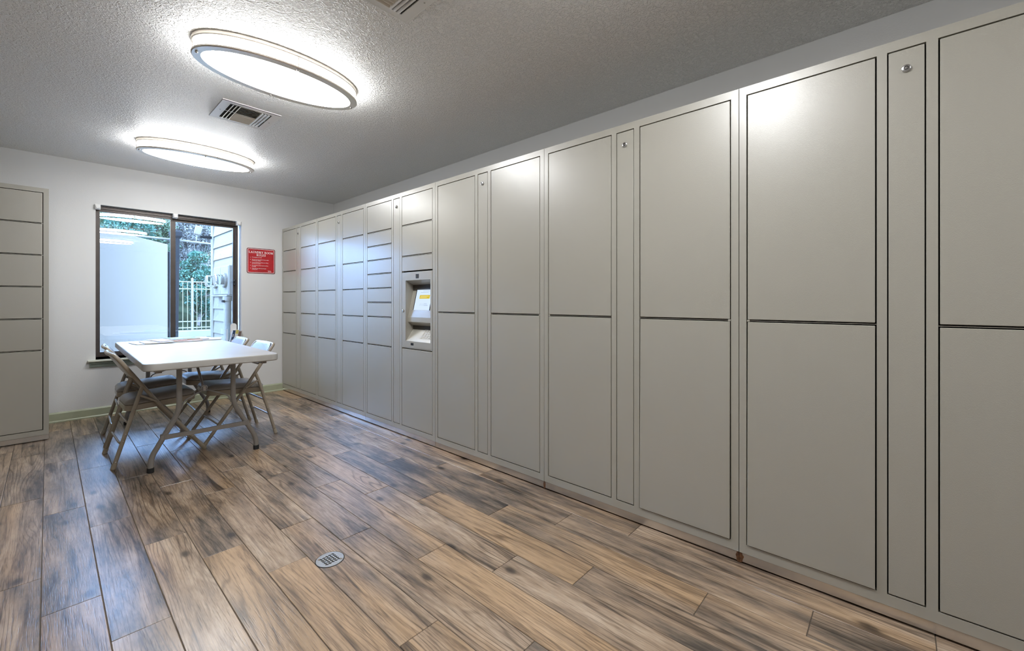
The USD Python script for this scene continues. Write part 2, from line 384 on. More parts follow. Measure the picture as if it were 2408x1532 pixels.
for r in range(-7, 17):
    xa, xb = row_x0 + PITCH * r, row_x0 + PITCH * (r + 1)
    xa, xb = max(xa, XLEFT), min(xb, XW)
    if xb - xa < .01:
        continue
    ph = phase.get(r, rng.uniform(0, PL))
    k0 = math.floor((YREAR - ph) / PL)
    for k in range(k0, 12):
        ya, yb = ph + k * PL, ph + (k + 1) * PL
        ya_, yb_ = max(ya, YREAR), min(yb, YB)
        if yb_ - ya_ < .02:
            continue
        if r > 13 or (r < -3 and ya < 0):      # under the lockers and behind the photographer: nothing to see
            if r > 13: continue
        key = min(look, key=lambda q: (q[0] != r, abs(q[1] - ya)))
        seed = rng.uniform(0, 9)
        if key[0] == r and abs(key[1] - ya) < .06:
            tone, warm = look[key]
        else:
            tone, warm = rng.uniform(.36, .62), rng.choice([.05, .1, .2, .35, .5, .7])
        g = .0013
        lift = rng.uniform(-.0003, .0003)
        m = cbox(xa + g, xb - g, ya_ + g, yb_ - g, -.009, lift, .0011)
        if xa < drain_c[0] < xb and ya < drain_c[1] < yb or abs(drain_c[0] - xa) < .07 and ya < drain_c[1] < yb:
            a = m3.Manifold(m3.Mesh(np.asarray(m.vertices, np.float32), np.asarray(m.faces, np.uint32)))
            hole = m3.Manifold.cylinder(.1, drain_r + .004, drain_r + .004, 48).translate((drain_c[0], drain_c[1], -.05))
            res = (a - hole).to_mesh(); m = trimesh.Trimesh(res.vert_properties[:, :3], res.tri_verts, process=False)
        pr = obj('plank', m, M['plank'], floor)
        n = len(UsdGeom.Mesh(pr).GetPointsAttr().Get())
        pv = UsdGeom.PrimvarsAPI(pr).CreatePrimvar('plank_look', Sdf.ValueTypeNames.Color3fArray, 'vertex')
        pv.Set(Vt.Vec3fArray([Gf.Vec3f(seed, tone, warm)] * n))

def struct(name, mesh, m, label=None):
    return obj(name, mesh, m, None, kind='structure', label=label)
struct('ceiling', bx(XLEFT - .1, XW + .1, YREAR - .1, YB + .1, ZC, ZC + .1), M['ceiling'], 'grey knock-down textured ceiling')
struct('wall_right', bx(XW, XW + .1, YREAR, YB, -.06, ZC), M['wall'], 'white wall above the long bank of lockers')
struct('wall_left', bx(XLEFT - .1, XLEFT, YREAR, YB, -.06, ZC), M['wall'], 'white wall on the left, out of the picture')
struct('wall_rear', bx(XLEFT, XW, YREAR - .1, YREAR, -.06, ZC), M['wall'], 'white wall behind the photographer')
# window wall with its opening
WX0, WX1, WZ0, WZ1, WT = .305, 1.506, .560, 2.013, .14
front = sbox(XLEFT, -.06, XW, ZC).difference(sbox(WX0, WZ0, WX1, WZ1))
struct('wall_back', to_xz(extrude(front, WT), YB), M['wall'], 'white wall holding the window')

# baseboards with a small cap and shoe
def base_profile(length):
    prof = Polygon([(0, 0), (.020, 0), (.020, .010), (.014, .018), (.014, .078), (.009, .086), (.006, .0905), (0, .0905)])
    return extrude(prof, length)
b = base_profile(XL + .02 - .007)      # profile x = out from wall, y = up, z = length
v = b.vertices
struct('baseboard_back', trimesh.Trimesh(np.column_stack([.007 + v[:, 2], YB - v[:, 0], v[:, 1]]), b.faces, process=True), M['sage'], 'sage green baseboard under the window')
b = base_profile(4.9 - YREAR); v = b.vertices
struct('baseboard_left', trimesh.Trimesh(np.column_stack([XLEFT + v[:, 0], YREAR + v[:, 2], v[:, 1]]), b.faces, process=True), M['sage'], 'sage green baseboard along the left wall')

# ---- the window: bronze sliding sashes, stool and apron
win = thing('window_1', 'bronze-framed sliding window with a sage sill', kind='structure')
fy0, fy1 = YB + .050, YB + .095
def frame_ring(x0, x1, z0, z1, wl, wr, wb, wt, y0, y1):
    return to_xz(extrude(sbox(x0, z0, x1, z1).difference(sbox(x0 + wl, z0 + wb, x1 - wr, z1 - wt)), y1 - y0), y0)
obj('frame', cat_([frame_ring(WX0, WX1 - .020, WZ0, WZ1 - .006, .018, .020, .022, .040, fy0, fy1 + .02),
                   bx(WX0, WX1 - .020, fy0 - .012, fy0, WZ1 - .034, WZ1 - .026), bx(WX0, WX1 - .020, fy0 - .006, fy0, WZ1 - .016, WZ1 - .010)]), M['bronze'], win)
sash_l = frame_ring(WX0 + .012, .913, WZ0 + .018, WZ1 - .030, .020, .042, .026, .026, fy0 + .006, fy0 + .030)
sash_r = frame_ring(.880, WX1 - .032, WZ0 + .018, WZ1 - .030, .036, .028, .026, .040, fy0 + .038, fy0 + .062)
sl = obj('sash', sash_l, M['bronze'], win)
sr = obj('sash', sash_r, M['bronze'], win)
gl = bx(.325, .880, fy0 + .016, fy0 + .018, WZ0 + .03, WZ1 - .045)
def tilt_glass(m):      # panes sit a touch out of plumb, which shifts the lamp reflections
    return rot(m, math.radians(.22), (1, 0, 0), m.centroid)
obj('pane', tilt_glass(gl), M['glass'], sl)
obj('pane', bx(.91, WX1 - .055, fy0 + .049, fy0 + .051, WZ0 + .03, WZ1 - .06), M['glass'], sr)
obj('latch', cat_([cbox(1.450, 1.468, fy0 - .006, fy0 + .02, 1.285, 1.345, .003), cbox(1.438, 1.452, fy0 + .0, fy0 + .03, 1.30, 1.33, .003)]), M['black'], win)
obj('stool', cat_([cbox(.250, 1.548, YB - .042, YB, .522, .541, .004), bx(WX0, WX1, YB, fy0 + .01, .522, WZ0)]), M['sill_white'], win, label='pale window stool')
obj('apron', cat_([cbox(.263, 1.534, YB - .014, YB, .470, .522, .003), cbox(.263, 1.534, YB - .024, YB, .500, .522, .004)]), M['sage_dark'], win, label='dark sage apron under the stool')

# shade brackets at the window head
for x0, lab in ((.298, 'white shade bracket at the left corner of the window head'), (.881, 'white shade bracket at the middle of the window head'), (1.458, 'white shade bracket at the right corner of the window head')):
    t = thing('shade_bracket', lab, 'bracket', (x0, YB, 1.966), group='shade brackets on the window head')
    obj('bracket_body', cat_([cbox(0, .040, -.026, .030, 0, .046, .003), cbox(.004, .036, -.034, -.024, .004, .030, .003)]), M['white'], t)
    obj('screw', cat_([cyl((.012, -.0365, .012), (.012, -.033, .012), .003, 8), cyl((.028, -.0365, .012), (.028, -.033, .012), .003, 8)]), M['steel_link'], t)

# ================================================================ parcel lockers
UW = 1.0285
DOOR_Z0, DOOR_Z1, TOPZ, KICK = .084, 1.946, 1.980, .046
SIX = [1.703, 1.454, 1.206, .956, .709]
NINE = [1.704, 1.580, 1.456, 1.333, 1.208, 1.084, .958, .709]
KIO = [1.706, 1.456, 1.331, .7145]
TWO = [1.012]
G = .0042                                  # gap round a door
def cells(splits):
    zs = [DOOR_Z1] + splits + [DOOR_Z0]
    return [(zs[i + 1], zs[i]) for i in range(len(zs) - 1)]

def lock_mesh(parent, y, z, x=0.0):
    rings = []
    for r_, d in ((.0125, 0), (.0125, .004), (.0115, .007), (.0085, .0085), (.0, .0085)):
        rings.append((r_, d))
    prof = np.array([(r_, d) for r_, d in rings])
    lk = trimesh.creation.revolve(prof, sections=28)
    lk = rot(lk, -math.pi / 2, (0, 1, 0)); lk = mv(lk, x, y, z)
    return lk

def locker_unit(label, loc, rotz, left, right, uw=UW, kiosk=False, strip=True, rust=(), sag=()):
    """local frame: x = 0 is the front plane (facing -x), y runs from 0 down to -uw, z up"""
    t = thing('parcel_locker', label, 'locker', loc, rotz, None)
    k = uw / UW
    c1, st, c2 = (-.028 * k, -.436 * k), (-.463 * k, -.559 * k), (-.587 * k, -.998 * k)
    e = .0012
    face = sbox(-uw + e, KICK, -e, TOPZ)
    for a, b_ in (c1, st, c2):
        face = face.difference(sbox(b_, DOOR_Z0, a, DOOR_Z1))
    obj('front_frame', to_yz(extrude(face, .020), 0.0), M['locker'], t)
    D = .60
    shell = [bx(.020, D, -uw + e, -uw + e + .002, KICK, TOPZ), bx(.020, D, -e - .002, -e, KICK, TOPZ), bx(.020, D, -uw + e, -e, TOPZ - .002, TOPZ), bx(.020, D, -uw + e, -e, KICK, KICK + .002), bx(D - .002, D, -uw + e, -e, KICK, TOPZ)]
    obj('carcass', cat_(shell), M['locker'], t)
    obj('inner_liner', cat_([bx(.070, .074, -uw + .01, -.01, KICK + .01, TOPZ - .01), bx(.024, .07, c1[1] - .008, c1[1] - .005, KICK + .01, TOPZ - .01), bx(.024, .07, c2[0] + .005, c2[0] + .008, KICK + .01, TOPZ - .01)]), M['locker_in'], t)
    obj('kick_plate', cat_([cbox(.003, .012, -uw + e, -e, .0075, KICK - .0012, .001), bx(.03, D, -uw + .01, -.01, 0.0, KICK)]), M['kick'], t)
    for (yr, w_) in rust:
        pts = [(yr + s * w_ * u, z) for s, u, z in ((1, 0, .003), (1, .6, .006), (1, .75, .02), (1, 1.0, .030), (1, .7, .036), (1, .55, .0435), (1, 0, .0435))]
        poly = Polygon(pts).buffer(.0008)
        obj('rust_stain', to_yz(extrude(poly, .0006), .0024), M['rust'], t, label='brown rust stain on the kick plate')
    for ci, ((a, b_), cl, outer) in enumerate(((c1, left, 'hi'), (c2, right, 'lo'))):
        cs = cells(cl)
        for i, (z0, z1) in enumerate(cs):
            top_gap = G if i == 0 else .0052
            bot_gap = G if i == len(cs) - 1 else .0052
            if kiosk and ci == 1 and i == 3:
                continue
            m = cbox(.0, .018, b_ + G, a - G, z0 + bot_gap, z1 - top_gap, .0016)
            if (ci, i) in sag:
                m = rot(m, math.radians(.42), (0, 1, 0), (0, 0, z1))
            obj('door', m, M['locker'], t)
            if i:
                obj('shelf_lip', bx(.006, .05, b_ + .001, a - .001, z1 - .0014, z1 + .0014), M['locker'], t)
                ye = a - .012 if outer == 'hi' else b_ + .002
                obj('hinge', cbox(.001, .012, ye, ye + .010, z1 - .0042, z1 + .0042, .001), M['locker'], t)
    sp = obj('access_panel', cbox(0, .018, st[1] + G * .8, st[0] - G * .8, DOOR_Z0 + G, DOOR_Z1 - G, .0016), M['locker'], t)
    ly = -.511 * k
    obj('lock', lock_mesh(t, ly, 1.875), M['chrome'], sp, smooth=40)
    ring = trimesh.creation.annulus(.0042, .0062, .0012, sections=24); ring = mv(rot(ring, math.pi / 2, (0, 1, 0)), -.0088, ly, 1.875)
    obj('keyway', ring, M['black'], sp)
    return t, c1, st, c2

Y0 = .4900
ups = [('wide beige locker with two doors a side and a lock strip, nearest the camera', Y0, TWO, TWO, [(-.0015, -.016)], [(0, 1)]),
       ('beige locker of four big doors with its lower right door standing proud', Y0 + UW, TWO, TWO, [(-UW + .0015, .011), (-.0015, -.006)], [(1, 1)]),
       ('beige locker of four big doors just right of the kiosk locker', Y0 + 2 * UW, TWO, TWO, [(-UW + .0015, .006)], [])]
for lab, ys, l_, r_, rs, sg in ups:
    locker_unit(lab, (XL, ys, 0), 0, l_, r_, rust=rs, sag=sg)
kt, kc1, kst, kc2 = locker_unit('beige locker with a touchscreen kiosk and a column of narrow doors', (XL, Y0 + 3 * UW, 0), 0, NINE, KIO, kiosk=True)
locker_unit('beige locker with two columns of six doors, left of the kiosk locker', (XL, Y0 + 4 * UW, 0), 0, SIX, SIX)
locker_unit('beige locker with twelve doors in the far corner beside the window wall', (XL, YB - .004, 0), 0, SIX, SIX, uw=YB - .004 - (Y0 + 4 * UW))
# the single unit left of the window faces the room (-y)
locker_unit('grey-beige locker with six doors on the left, against the window wall', (.007 - UW, 4.950, 0), 90, SIX, SIX)

# ---- the kiosk built into the fourth locker (children of it, in its frame)
ys4 = Y0 + 3 * UW
def ly_(y): return y - ys4
ky0, ky1 = kc2[1] + G, kc2[0] - G
NY0, NY1, NZ0, NZ1 = ly_(2.602), ly_(2.930), .776, 1.260
bez = sbox(ky0, .7145 + .0048, ky1, 1.331 - .0048).difference(sbox(NY0, NZ0, NY1, NZ1))
kp = obj('kiosk_panel', cat_([to_yz(extrude(bez, .016), 0.0), to_yz(extrude(sbox(NY0 - .022, .7145 + .012, NY1 + .018, 1.331 - .010).difference(sbox(NY0, NZ0, NY1, NZ1)), .003), -.002)]), M['locker'], kt)
prof = [(.002, NZ1), (.080, 1.222), (.020, .966), (.020, .928), (.087, .887), (.002, NZ0)]
def strip_between(p, q, y0, y1, thick=.003):
    (x0, z0), (x1, z1) = p, q
    d = np.array([x1 - x0, z1 - z0]); n_ = np.array([-d[1], d[0]]) / np.linalg.norm(d)
    if n_[0] < 0: n_ = -n_
    pts = []
    for y in (y0, y1):
        for (x, z) in (p, q):
            pts += [(x, y, z), (x + n_[0] * thick, y, z + n_[1] * thick)]
    return trimesh.convex.convex_hull(np.array(pts))
faces = [strip_between(prof[i], prof[i + 1], NY0, NY1) for i in range(5)]
for y in (NY0, NY1):
    faces.append(bx(.0165, .10, y - .002 if y == NY0 else y, y if y == NY0 else y + .002, NZ0, NZ1))
obj('kiosk_niche', cat_(faces), M['locker'], kt)
def on_slope(p, q, y, t, off):
    (x0, z0), (x1, z1) = p, q
    d = np.array([x1 - x0, z1 - z0]); n_ = np.array([d[1], -d[0]]) / np.linalg.norm(d)
    if n_[0] > 0: n_ = -n_
    return np.array([x0 + d[0] * t + n_[0] * off, y, z0 + d[1] * t + n_[1] * off])
def slope_plate(p, q, y0, y1, t0, t1, off0, off1):
    pts = [on_slope(p, q, y, t, o) for y in (y0, y1) for t in (t0, t1) for o in (off0, off1)]
    return trimesh.convex.convex_hull(np.array(pts))
S0, S1 = prof[1], prof[2]
sy0, sy1 = ly_(2.662), ly_(2.870)
scr = obj('touchscreen', slope_plate(S0, S1, sy0, sy1, .12, .78, .0, .0015), M['screen'], kt, label='lit pale blue touchscreen')
rim_ = [slope_plate(S0, S1, sy1, sy1 + .005, .10, .78, 0, .004), slope_plate(S0, S1, sy0 - .005, sy0, .10, .78, 0, .004), slope_plate(S0, S1, sy0 - .005, sy1 + .005, .10, .12, 0, .004)]
obj('screen_rim', cat_(rim_), M['black'], scr)
def screen_rect(u0, u1, v0, v1, mm, name, off=.0022):
    """u from the left edge (high y) to the right, v down the screen, both 0..1"""
    return obj(name, slope_plate(S0, S1, sy1 - (sy1 - sy0) * u1, sy1 - (sy1 - sy0) * u0, .12 + .66 * v0, .12 + .66 * v1, .0014, off), mm, scr)
screen_rect(.24, .88, .29, .46, M['screen_yellow'], 'banner')
screen_rect(.30, .80, .335, .355, M['screen_pale'], 'text_line', .0026); screen_rect(.28, .70, .395, .415, M['screen_pale'], 'text_line', .0026)
screen_rect(.40, .86, .09, .11, M['screen_grey'], 'text_line'); screen_rect(.26, .76, .165, .18, M['screen_grey'], 'text_line')
for i in range(4):
    u = .33 + .075 * i
    pts = [on_slope(S0, S1, sy1 - (sy1 - sy0) * (u + du), .12 + .66 * v_, o) for du, v_ in ((.035, .68), (.042, .68), (.0, .79), (.007, .79)) for o in (.0014, .0022)]
    obj('slash_mark', trimesh.convex.convex_hull(np.array(pts)), M['screen_grey'], scr)
d_ = np.array([S1[0] - S0[0], 0, S1[1] - S0[1]]); down = d_ / np.linalg.norm(d_); nrm = np.array([-abs(down[2]), 0, -abs(down[0])]); nrm /= np.linalg.norm(nrm)
for txt, v_ in (('PARCEL', .69), ('PENDING', .765)):
    tm = meshkit.text_mesh(txt, .0085, .0006)
    o_ = on_slope(S0, S1, sy1 - (sy1 - sy0) * .60, .12 + .66 * (v_ + .035), .0015)
    V = tm.vertices
    tm = trimesh.Trimesh(o_ + V[:, :1] * np.array([0, -1, 0]) * .95 + V[:, 1:2] * (-down) + V[:, 2:3] * np.array([-1, 0, 0]), tm.faces, process=False)
    obj('screen_word', tm, M['screen_grey'], scr)
K0, K1 = prof[4], prof[5]
pad = obj('keypad', slope_plate(K0, K1, ly_(2.640), ly_(2.770), .17, .80, 0, .0012), M['key'], kt, label='small steel keypad')
for r in range(5):
    for c in range(4):
        y1_ = ly_(2.766) - .0315 * c; t0_ = .20 + .118 * r
        obj('key', slope_plate(K0, K1, y1_ - .024, y1_ - .004, t0_, t0_ + .075, .001, .0035), M['key'], pad)
        obj('key_mark', slope_plate(K0, K1, y1_ - .017, y1_ - .011, t0_ + .022, t0_ + .048, .0034, .0038), M['meter_grey'], pad)
obj('camera_window', cbox(-.0035, .004, ly_(2.788), ly_(2.752), 1.273, 1.306, .001), M['black'], kt)
obj('camera_lens', cbox(-.0045, .0, ly_(2.778), ly_(2.760), 1.279, 1.300, .001), M['locker_in'], kt)
obj('scanner_window', cbox(-.0035, .004, ly_(2.856), ly_(2.822), .744, .763, .001), M['black'], kt)
obj('lock', mv(lock_mesh(kt, ly_(2.963), 1.016)), M['chrome'], kt, smooth=40)

# ================================================================ ceiling lamps
def build_lamp():
    t = thing('ceiling_lamp', 'long oval ceiling lamp with two nickel bands, the one nearer the camera', 'lamp', (.890, 2.545, ZC), 0, 'oval ceiling lamps in a row')
    A, B = .420, .220
    def band(z0, z1, w_in):
        o, i = ell(A, B), ell(A - w_in, B - w_in)
        rings = [at_z(i, z1), at_z(i, z0), at_z(ell(A - .004, B - .004), z0), at_z(o, z0 + .004), at_z(o, z1 - .002), at_z(ell(A - .002, B - .002), z1), at_z(i, z1)]
        n = len(o); v = np.vstack(rings); f = []
        for k in range(len(rings) - 1):
            for j in range(n):
                j2 = (j + 1) % n
                f += [(k * n + j, k * n + j2, (k + 1) * n + j2), (k * n + j, (k + 1) * n + j2, (k + 1) * n + j)]
        return trimesh.Trimesh(v, np.array(f), process=False)
    obj('top_band', band(-.022, -.0005, .02), M['nickel'], t, smooth=35)
    lower = band(-.082, -.070, .040)
    obj('bottom_band', lower, M['nickel'], t, smooth=35)
    rings = [at_z(ell(a_, b_, 48), z) for a_, b_, z in ((.33, .155, -.083), (.372, .174, -.0812), (A - .0405, B - .0405, -.076), (A - .030, B - .030, -.0705))]
    obj('diffuser', loft(rings, True, False), M['lamp'], t, smooth=True, label='glowing white opal diffuser')
    obj('side_diffuser', loft([at_z(ell(A - .018, B - .018, 48), z) for z in (-.0695, -.022)], False, False), M['lamp_side'], t, smooth=True)
    for k, a in enumerate(np.radians([90, 270, 2, 182])):
        x, y = (A - .005) * math.cos(a), (B - .005) * math.sin(a)
        obj('post', cyl((x, y, -.072), (x, y, -.020), .003, 8), M['nickel'], t)
        x, y = (A - .020) * math.cos(a), (B - .016) * math.sin(a)
        s = trimesh.creation.icosphere(2, .0062); obj('finial', mv(s, x, y, -.085), M['chrome'], t, smooth=True)
    return t
lamp0 = build_lamp()
dup(lamp0, 'ceiling_lamp', (.895, 4.515, ZC), 0, 'long oval ceiling lamp with two nickel bands, the one nearer the window')
dup(lamp0, 'ceiling_lamp', (.890, .600, ZC), 0, 'long oval ceiling lamp over the camera, seen mirrored in the window')
dup(lamp0, 'ceiling_lamp', (.890, -1.370, ZC), 0, 'long oval ceiling lamp behind the camera, lowest mirrored in the window')

# ================================================================ ceiling vents
def build_vent(label, x0, y0, flip):
    t = thing('air_vent', label, 'vent', (x0, y0, ZC), 0, None)
    S = .352
    fr = sbox(-S / 2, -S / 2, S / 2, S / 2).difference(sbox(-.125, -.142, .125, .142))
    def rect(h): return np.array([(h, -h * 1), (h, h), (-h, h), (-h, -h)])
    m = extrude(fr, .004); m = mv(m, 0, 0, -.009)
    lip = extrude(sbox(-S / 2, -S / 2, S / 2, S / 2).difference(sbox(-S / 2 + .004, -S / 2 + .004, S / 2 - .004, S / 2 - .004)), .0095)
    obj('frame', cat_([m, mv(lip, 0, 0, -.0095)]), M['vent'], t)
    obj('duct_back', bx(-.125, .125, -.142, .142, -.0022, -.0012), M['void'], t)
    # the two end banks: three curved blades each, running along y
    for s, xs in ((-1, (-.112, -.092, -.072)), (1, (.112, .092, .072))):
        for x in xs:
            arc = [(x - s * .0115 * math.sin(a), -.0145 + .0125 * (1 - math.cos(a))) for a in np.linspace(0, 1.35, 6)]
            outer = [(p[0], p[1]) for p in arc]; inner = [(p[0] + s * .0004, p[1] + .0012) for p in arc[::-1]]
            pr = Polygon(outer + inner).buffer(0)
            bl = extrude(pr, .284); vv = bl.vertices
            obj('end_blade', trimesh.Trimesh(np.column_stack([vv[:, 0], vv[:, 2] - .142, vv[:, 1]]), bl.faces, process=False), M['vent'], t)
    # the middle bank: fourteen blades running along x
    for i in range(14):
        y = -.130 + .020 * i
        s = 1 if i < 7 else -1
        pts = [(xx, y + dy, zz) for xx in (-.062, .062) for dy, zz in ((-.0085 * s, -.0125), (-.0070 * s, -.0125), (.0075 * s, -.0035), (.0060 * s, -.0035))]
        obj('blade', trimesh.convex.convex_hull(np.array(pts)), M['vent_tan'], t)
    obj('divider', cat_([bx(-.125, .125, -.0012, .0012, -.0075, -.0025)]), M['vent'], t)
    for sx in (-1, 1):
        obj('screw', cyl((sx * .150, 0, -.0105), (sx * .150, 0, -.009), .004, 10), M['steel_link'], t)
    return t
build_vent('square white ceiling vent between the two oval lamps', .934, 3.381, False)
build_vent('square white ceiling vent cut by the top edge of the photo', .953, 1.520, True)

# ================================================================ laundry rules sign
sg = thing('wall_sign', 'red laundry room rules sign with white lettering beside the window', 'sign', (1.712, YB, 1.573))
def rr_poly(w, h, r): return Polygon(rrect(w, h, r, 8))
SW, SH = .302, .296
obj('sign_plate', to_xz(extrude(rr_poly(SW, SH, .018), .003), -.004), M['sign_dark'], sg, label='dark red edge of the sign')
obj('inner_line', to_xz(extrude(rr_poly(SW - .014, SH - .014, .013).difference(rr_poly(SW - .026, SH - .026, .008)), .0008), -.0046), M['sign_pink'], sg)
obj('sign_face', to_xz(extrude(rr_poly(SW - .026, SH - .026, .008), .0006), -.0045), M['sign_red'], sg)
def sign_text(txt, x, z, h, mm, squeeze=1.0, center=False, bold=True, name='lettering'):
    tm = meshkit.text_mesh(txt, h, .0006, bold=bold)
    v = tm.vertices.copy(); v[:, 0] *= squeeze
    if center: v[:, 0] -= (v[:, 0].max() + v[:, 0].min()) / 2
    m = to_xz(trimesh.Trimesh(v, tm.faces, process=False), 0)
    m.vertices = np.column_stack([m.vertices[:, 0] + x, -.0046 - tm.vertices[:, 2], m.vertices[:, 2] + z])
    m.faces = tm.faces
    return obj(name, m, mm, sg)
def serif_word(txt, x, z, h, mm, name):
    """bold roman capitals drawn from strokes, centred on x, baseline z"""
    from shapely.geometry import LineString
    def st(p, q, w): return LineString([p, q]).buffer(w / 2, cap_style='flat')
    def bar(x0, x1, y0, y1): return sbox(x0, y0, x1, y1)
    def el(cx, cy, a, b): return affinity.scale(Point(cx, cy).buffer(1, 16), a, b)
    T, t_, S_ = .185, .085, .06
    def stem(x0, w, top=True, bot=True):
        p = [bar(x0, x0 + w, 0, 1)]
        if top: p.append(bar(x0 - .09, x0 + w + .09, 1 - S_, 1))
        if bot: p.append(bar(x0 - .09, x0 + w + .09, 0, S_))
        return p
    G_ = {'L': (.74, stem(.12, T) + [bar(.12, .68, 0, .075), bar(.61, .70, 0, .30)]),
          'A': (.88, [st((.12, 0), (.43, 1), t_), st((.40, 1), (.74, 0), T), bar(.24, .60, .28, .36), bar(0, .27, 0, S_), bar(.56, .88, 0, S_)]),
          'U': (.86, [bar(.12, .12 + T, .30, 1), bar(.66, .66 + t_, .30, 1), bar(.02, .42, 1 - S_, 1), bar(.55, .86, 1 - S_, 1), el(.431, .32, .314, .34).difference(el(.482, .36, .18, .29)).intersection(bar(0, 1, -.1, .34))]),
          'N': (.90, [bar(.12, .12 + t_, 0, 1), bar(.70, .70 + t_, 0, 1), st((.16, 1), (.72, 0), T), bar(0, .33, 0, S_), bar(.0, .26, 1 - S_, 1), bar(.58, .90, 1 - S_, 1)]),
          'D': (.86, stem(.12, T) + [el(.30, .5, .52, .5).difference(el(.28, .5, .35, .425)).intersection(bar(.28, 1, 0, 1))]),
          'R': (.88, stem(.12, T) + [el(.34, .74, .36, .26).difference(el(.32, .74, .20, .19)).intersection(bar(.28, 1, 0, 1)), st((.36, .52), (.74, 0), T), bar(.60, .90, 0, S_)]),
          'Y': (.84, [st((.12, 1), (.42, .45), T), st((.72, 1), (.44, .45), t_), bar(.34, .34 + T, 0, .50), bar(.25, .62, 0, S_), bar(0, .32, 1 - S_, 1), bar(.56, .86, 1 - S_, 1)]),
          'O': (.90, [el(.44, .5, .42, .51).difference(el(.44, .5, .235, .43))]),
          'M': (1.10, [bar(.14, .14 + t_, 0, 1), bar(.80, .80 + T, 0, 1), st((.18, 1), (.50, .05), T), st((.84, 1), (.52, .05), t_), bar(0, .36, 0, S_), bar(.70, 1.09, 0, S_), bar(.02, .28, 1 - S_, 1), bar(.78, 1.08, 1 - S_, 1)]),
          'E': (.76, stem(.12, T) + [bar(.12, .66, 0, .075), bar(.12, .64, .925, 1), bar(.12, .52, .47, .54), bar(.60, .69, 0, .28), bar(.57, .66, .74, 1), bar(.47, .53, .38, .63)]),
          'S': (.66, [LineString([(.54, .78), (.47, .93), (.32, .96), (.17, .90), (.13, .76), (.22, .62), (.40, .48), (.50, .36), (.49, .18), (.36, .05), (.22, .05), (.10, .22)]).buffer(.075), bar(.50, .57, .68, .99), bar(.06, .13, .02, .30)]),
          ' ': (.36, [])}
    cur, polys = 0, []
    for ch_ in txt:
        w, p = G_[ch_]
        polys += [affinity.translate(q, cur, 0) for q in p]; cur += w + .035
    u = shapely.union_all(polys).simplify(.004)
    u = affinity.scale(affinity.translate(u, -cur / 2, 0), h, h, origin=(0, 0))
    m = to_xz(extrude(u, .0006), 0)
    return obj(name, mv(m, x, -.0052, z), mm, sg)
serif_word('LAUNDRY ROOM', 0, .088, .0250, M['sign_white'], 'title')
serif_word('RULES', 0, .056, .0245, M['sign_white'], 'title')
rows = [('1.', 'For residents use only', None, .036), ('2.', 'We are not responsible for lost, stolen', 'or damaged articles', .009), ('3.', 'Do not overload machines, as clothes', 'will not be as clean', -.025),
        ('4.', 'Be courteous, please remove clothes', 'promptly', -.060), ('5.', 'Clean lint tray at the end of each', 'drying cycle', -.094)]
for n_, a_, b_, z in rows:
    sign_text(n_, -.118, z, .0075, M['sign_white'], .95, name='rule_number')
    sign_text(a_, -.098, z, .0090, M['sign_pink'], .80, name='rule_text')
    if b_: sign_text(b_, -.098, z - .0125, .0090, M['sign_pink'], .80, name='rule_text')
sign_text('Thanks,', .070, -.1165, .0078, M['sign_pink'], .85, name='rule_text'); sign_text('The Staff', .070, -.1275, .0078, M['sign_pink'], .85, name='rule_text')

# ================================================================ floor drain
dr = thing('floor_drain', 'round steel floor drain set in the planks', 'drain', (drain_c[0], drain_c[1], 0))
disc = Point(0, 0).buffer(drain_r, 24)
slots = []
ca, sa = math.cos(math.radians(40)), math.sin(math.radians(40))
for i in range(-4, 5):
    for j in range(-4, 5):
        u, v_ = i * .0092, j * .0092
        if (i + j) % 2 == 0 and max(abs(u + v_), abs(u - v_)) < .048 and math.hypot(u, v_) < .041:
            s = sbox(-.0052, -.0030, .0052, .0030).buffer(.0006)
            s = affinity.translate(affinity.rotate(s, 0), u, v_)
            slots.append(affinity.rotate(s, -42, origin=(0, 0)))
plate = disc.difference(shapely.union_all(slots))
obj('grate', mv(extrude(plate, .0025), 0, 0, -.0015), M['drain'], dr)
obj('pit', mv(trimesh.creation.cylinder(drain_r + .002, .0006, sections=40), 0, 0, -.0019), M['drain_pit'], dr)
for s in (-1, 1):
    q = (.0455 * s * math.cos(math.radians(-42)), .0455 * s * math.sin(math.radians(-42)))
    obj('screw', mv(trimesh.creation.cylinder(.0045, .001, sections=16), q[0], q[1], .0013), M['screw'], dr)

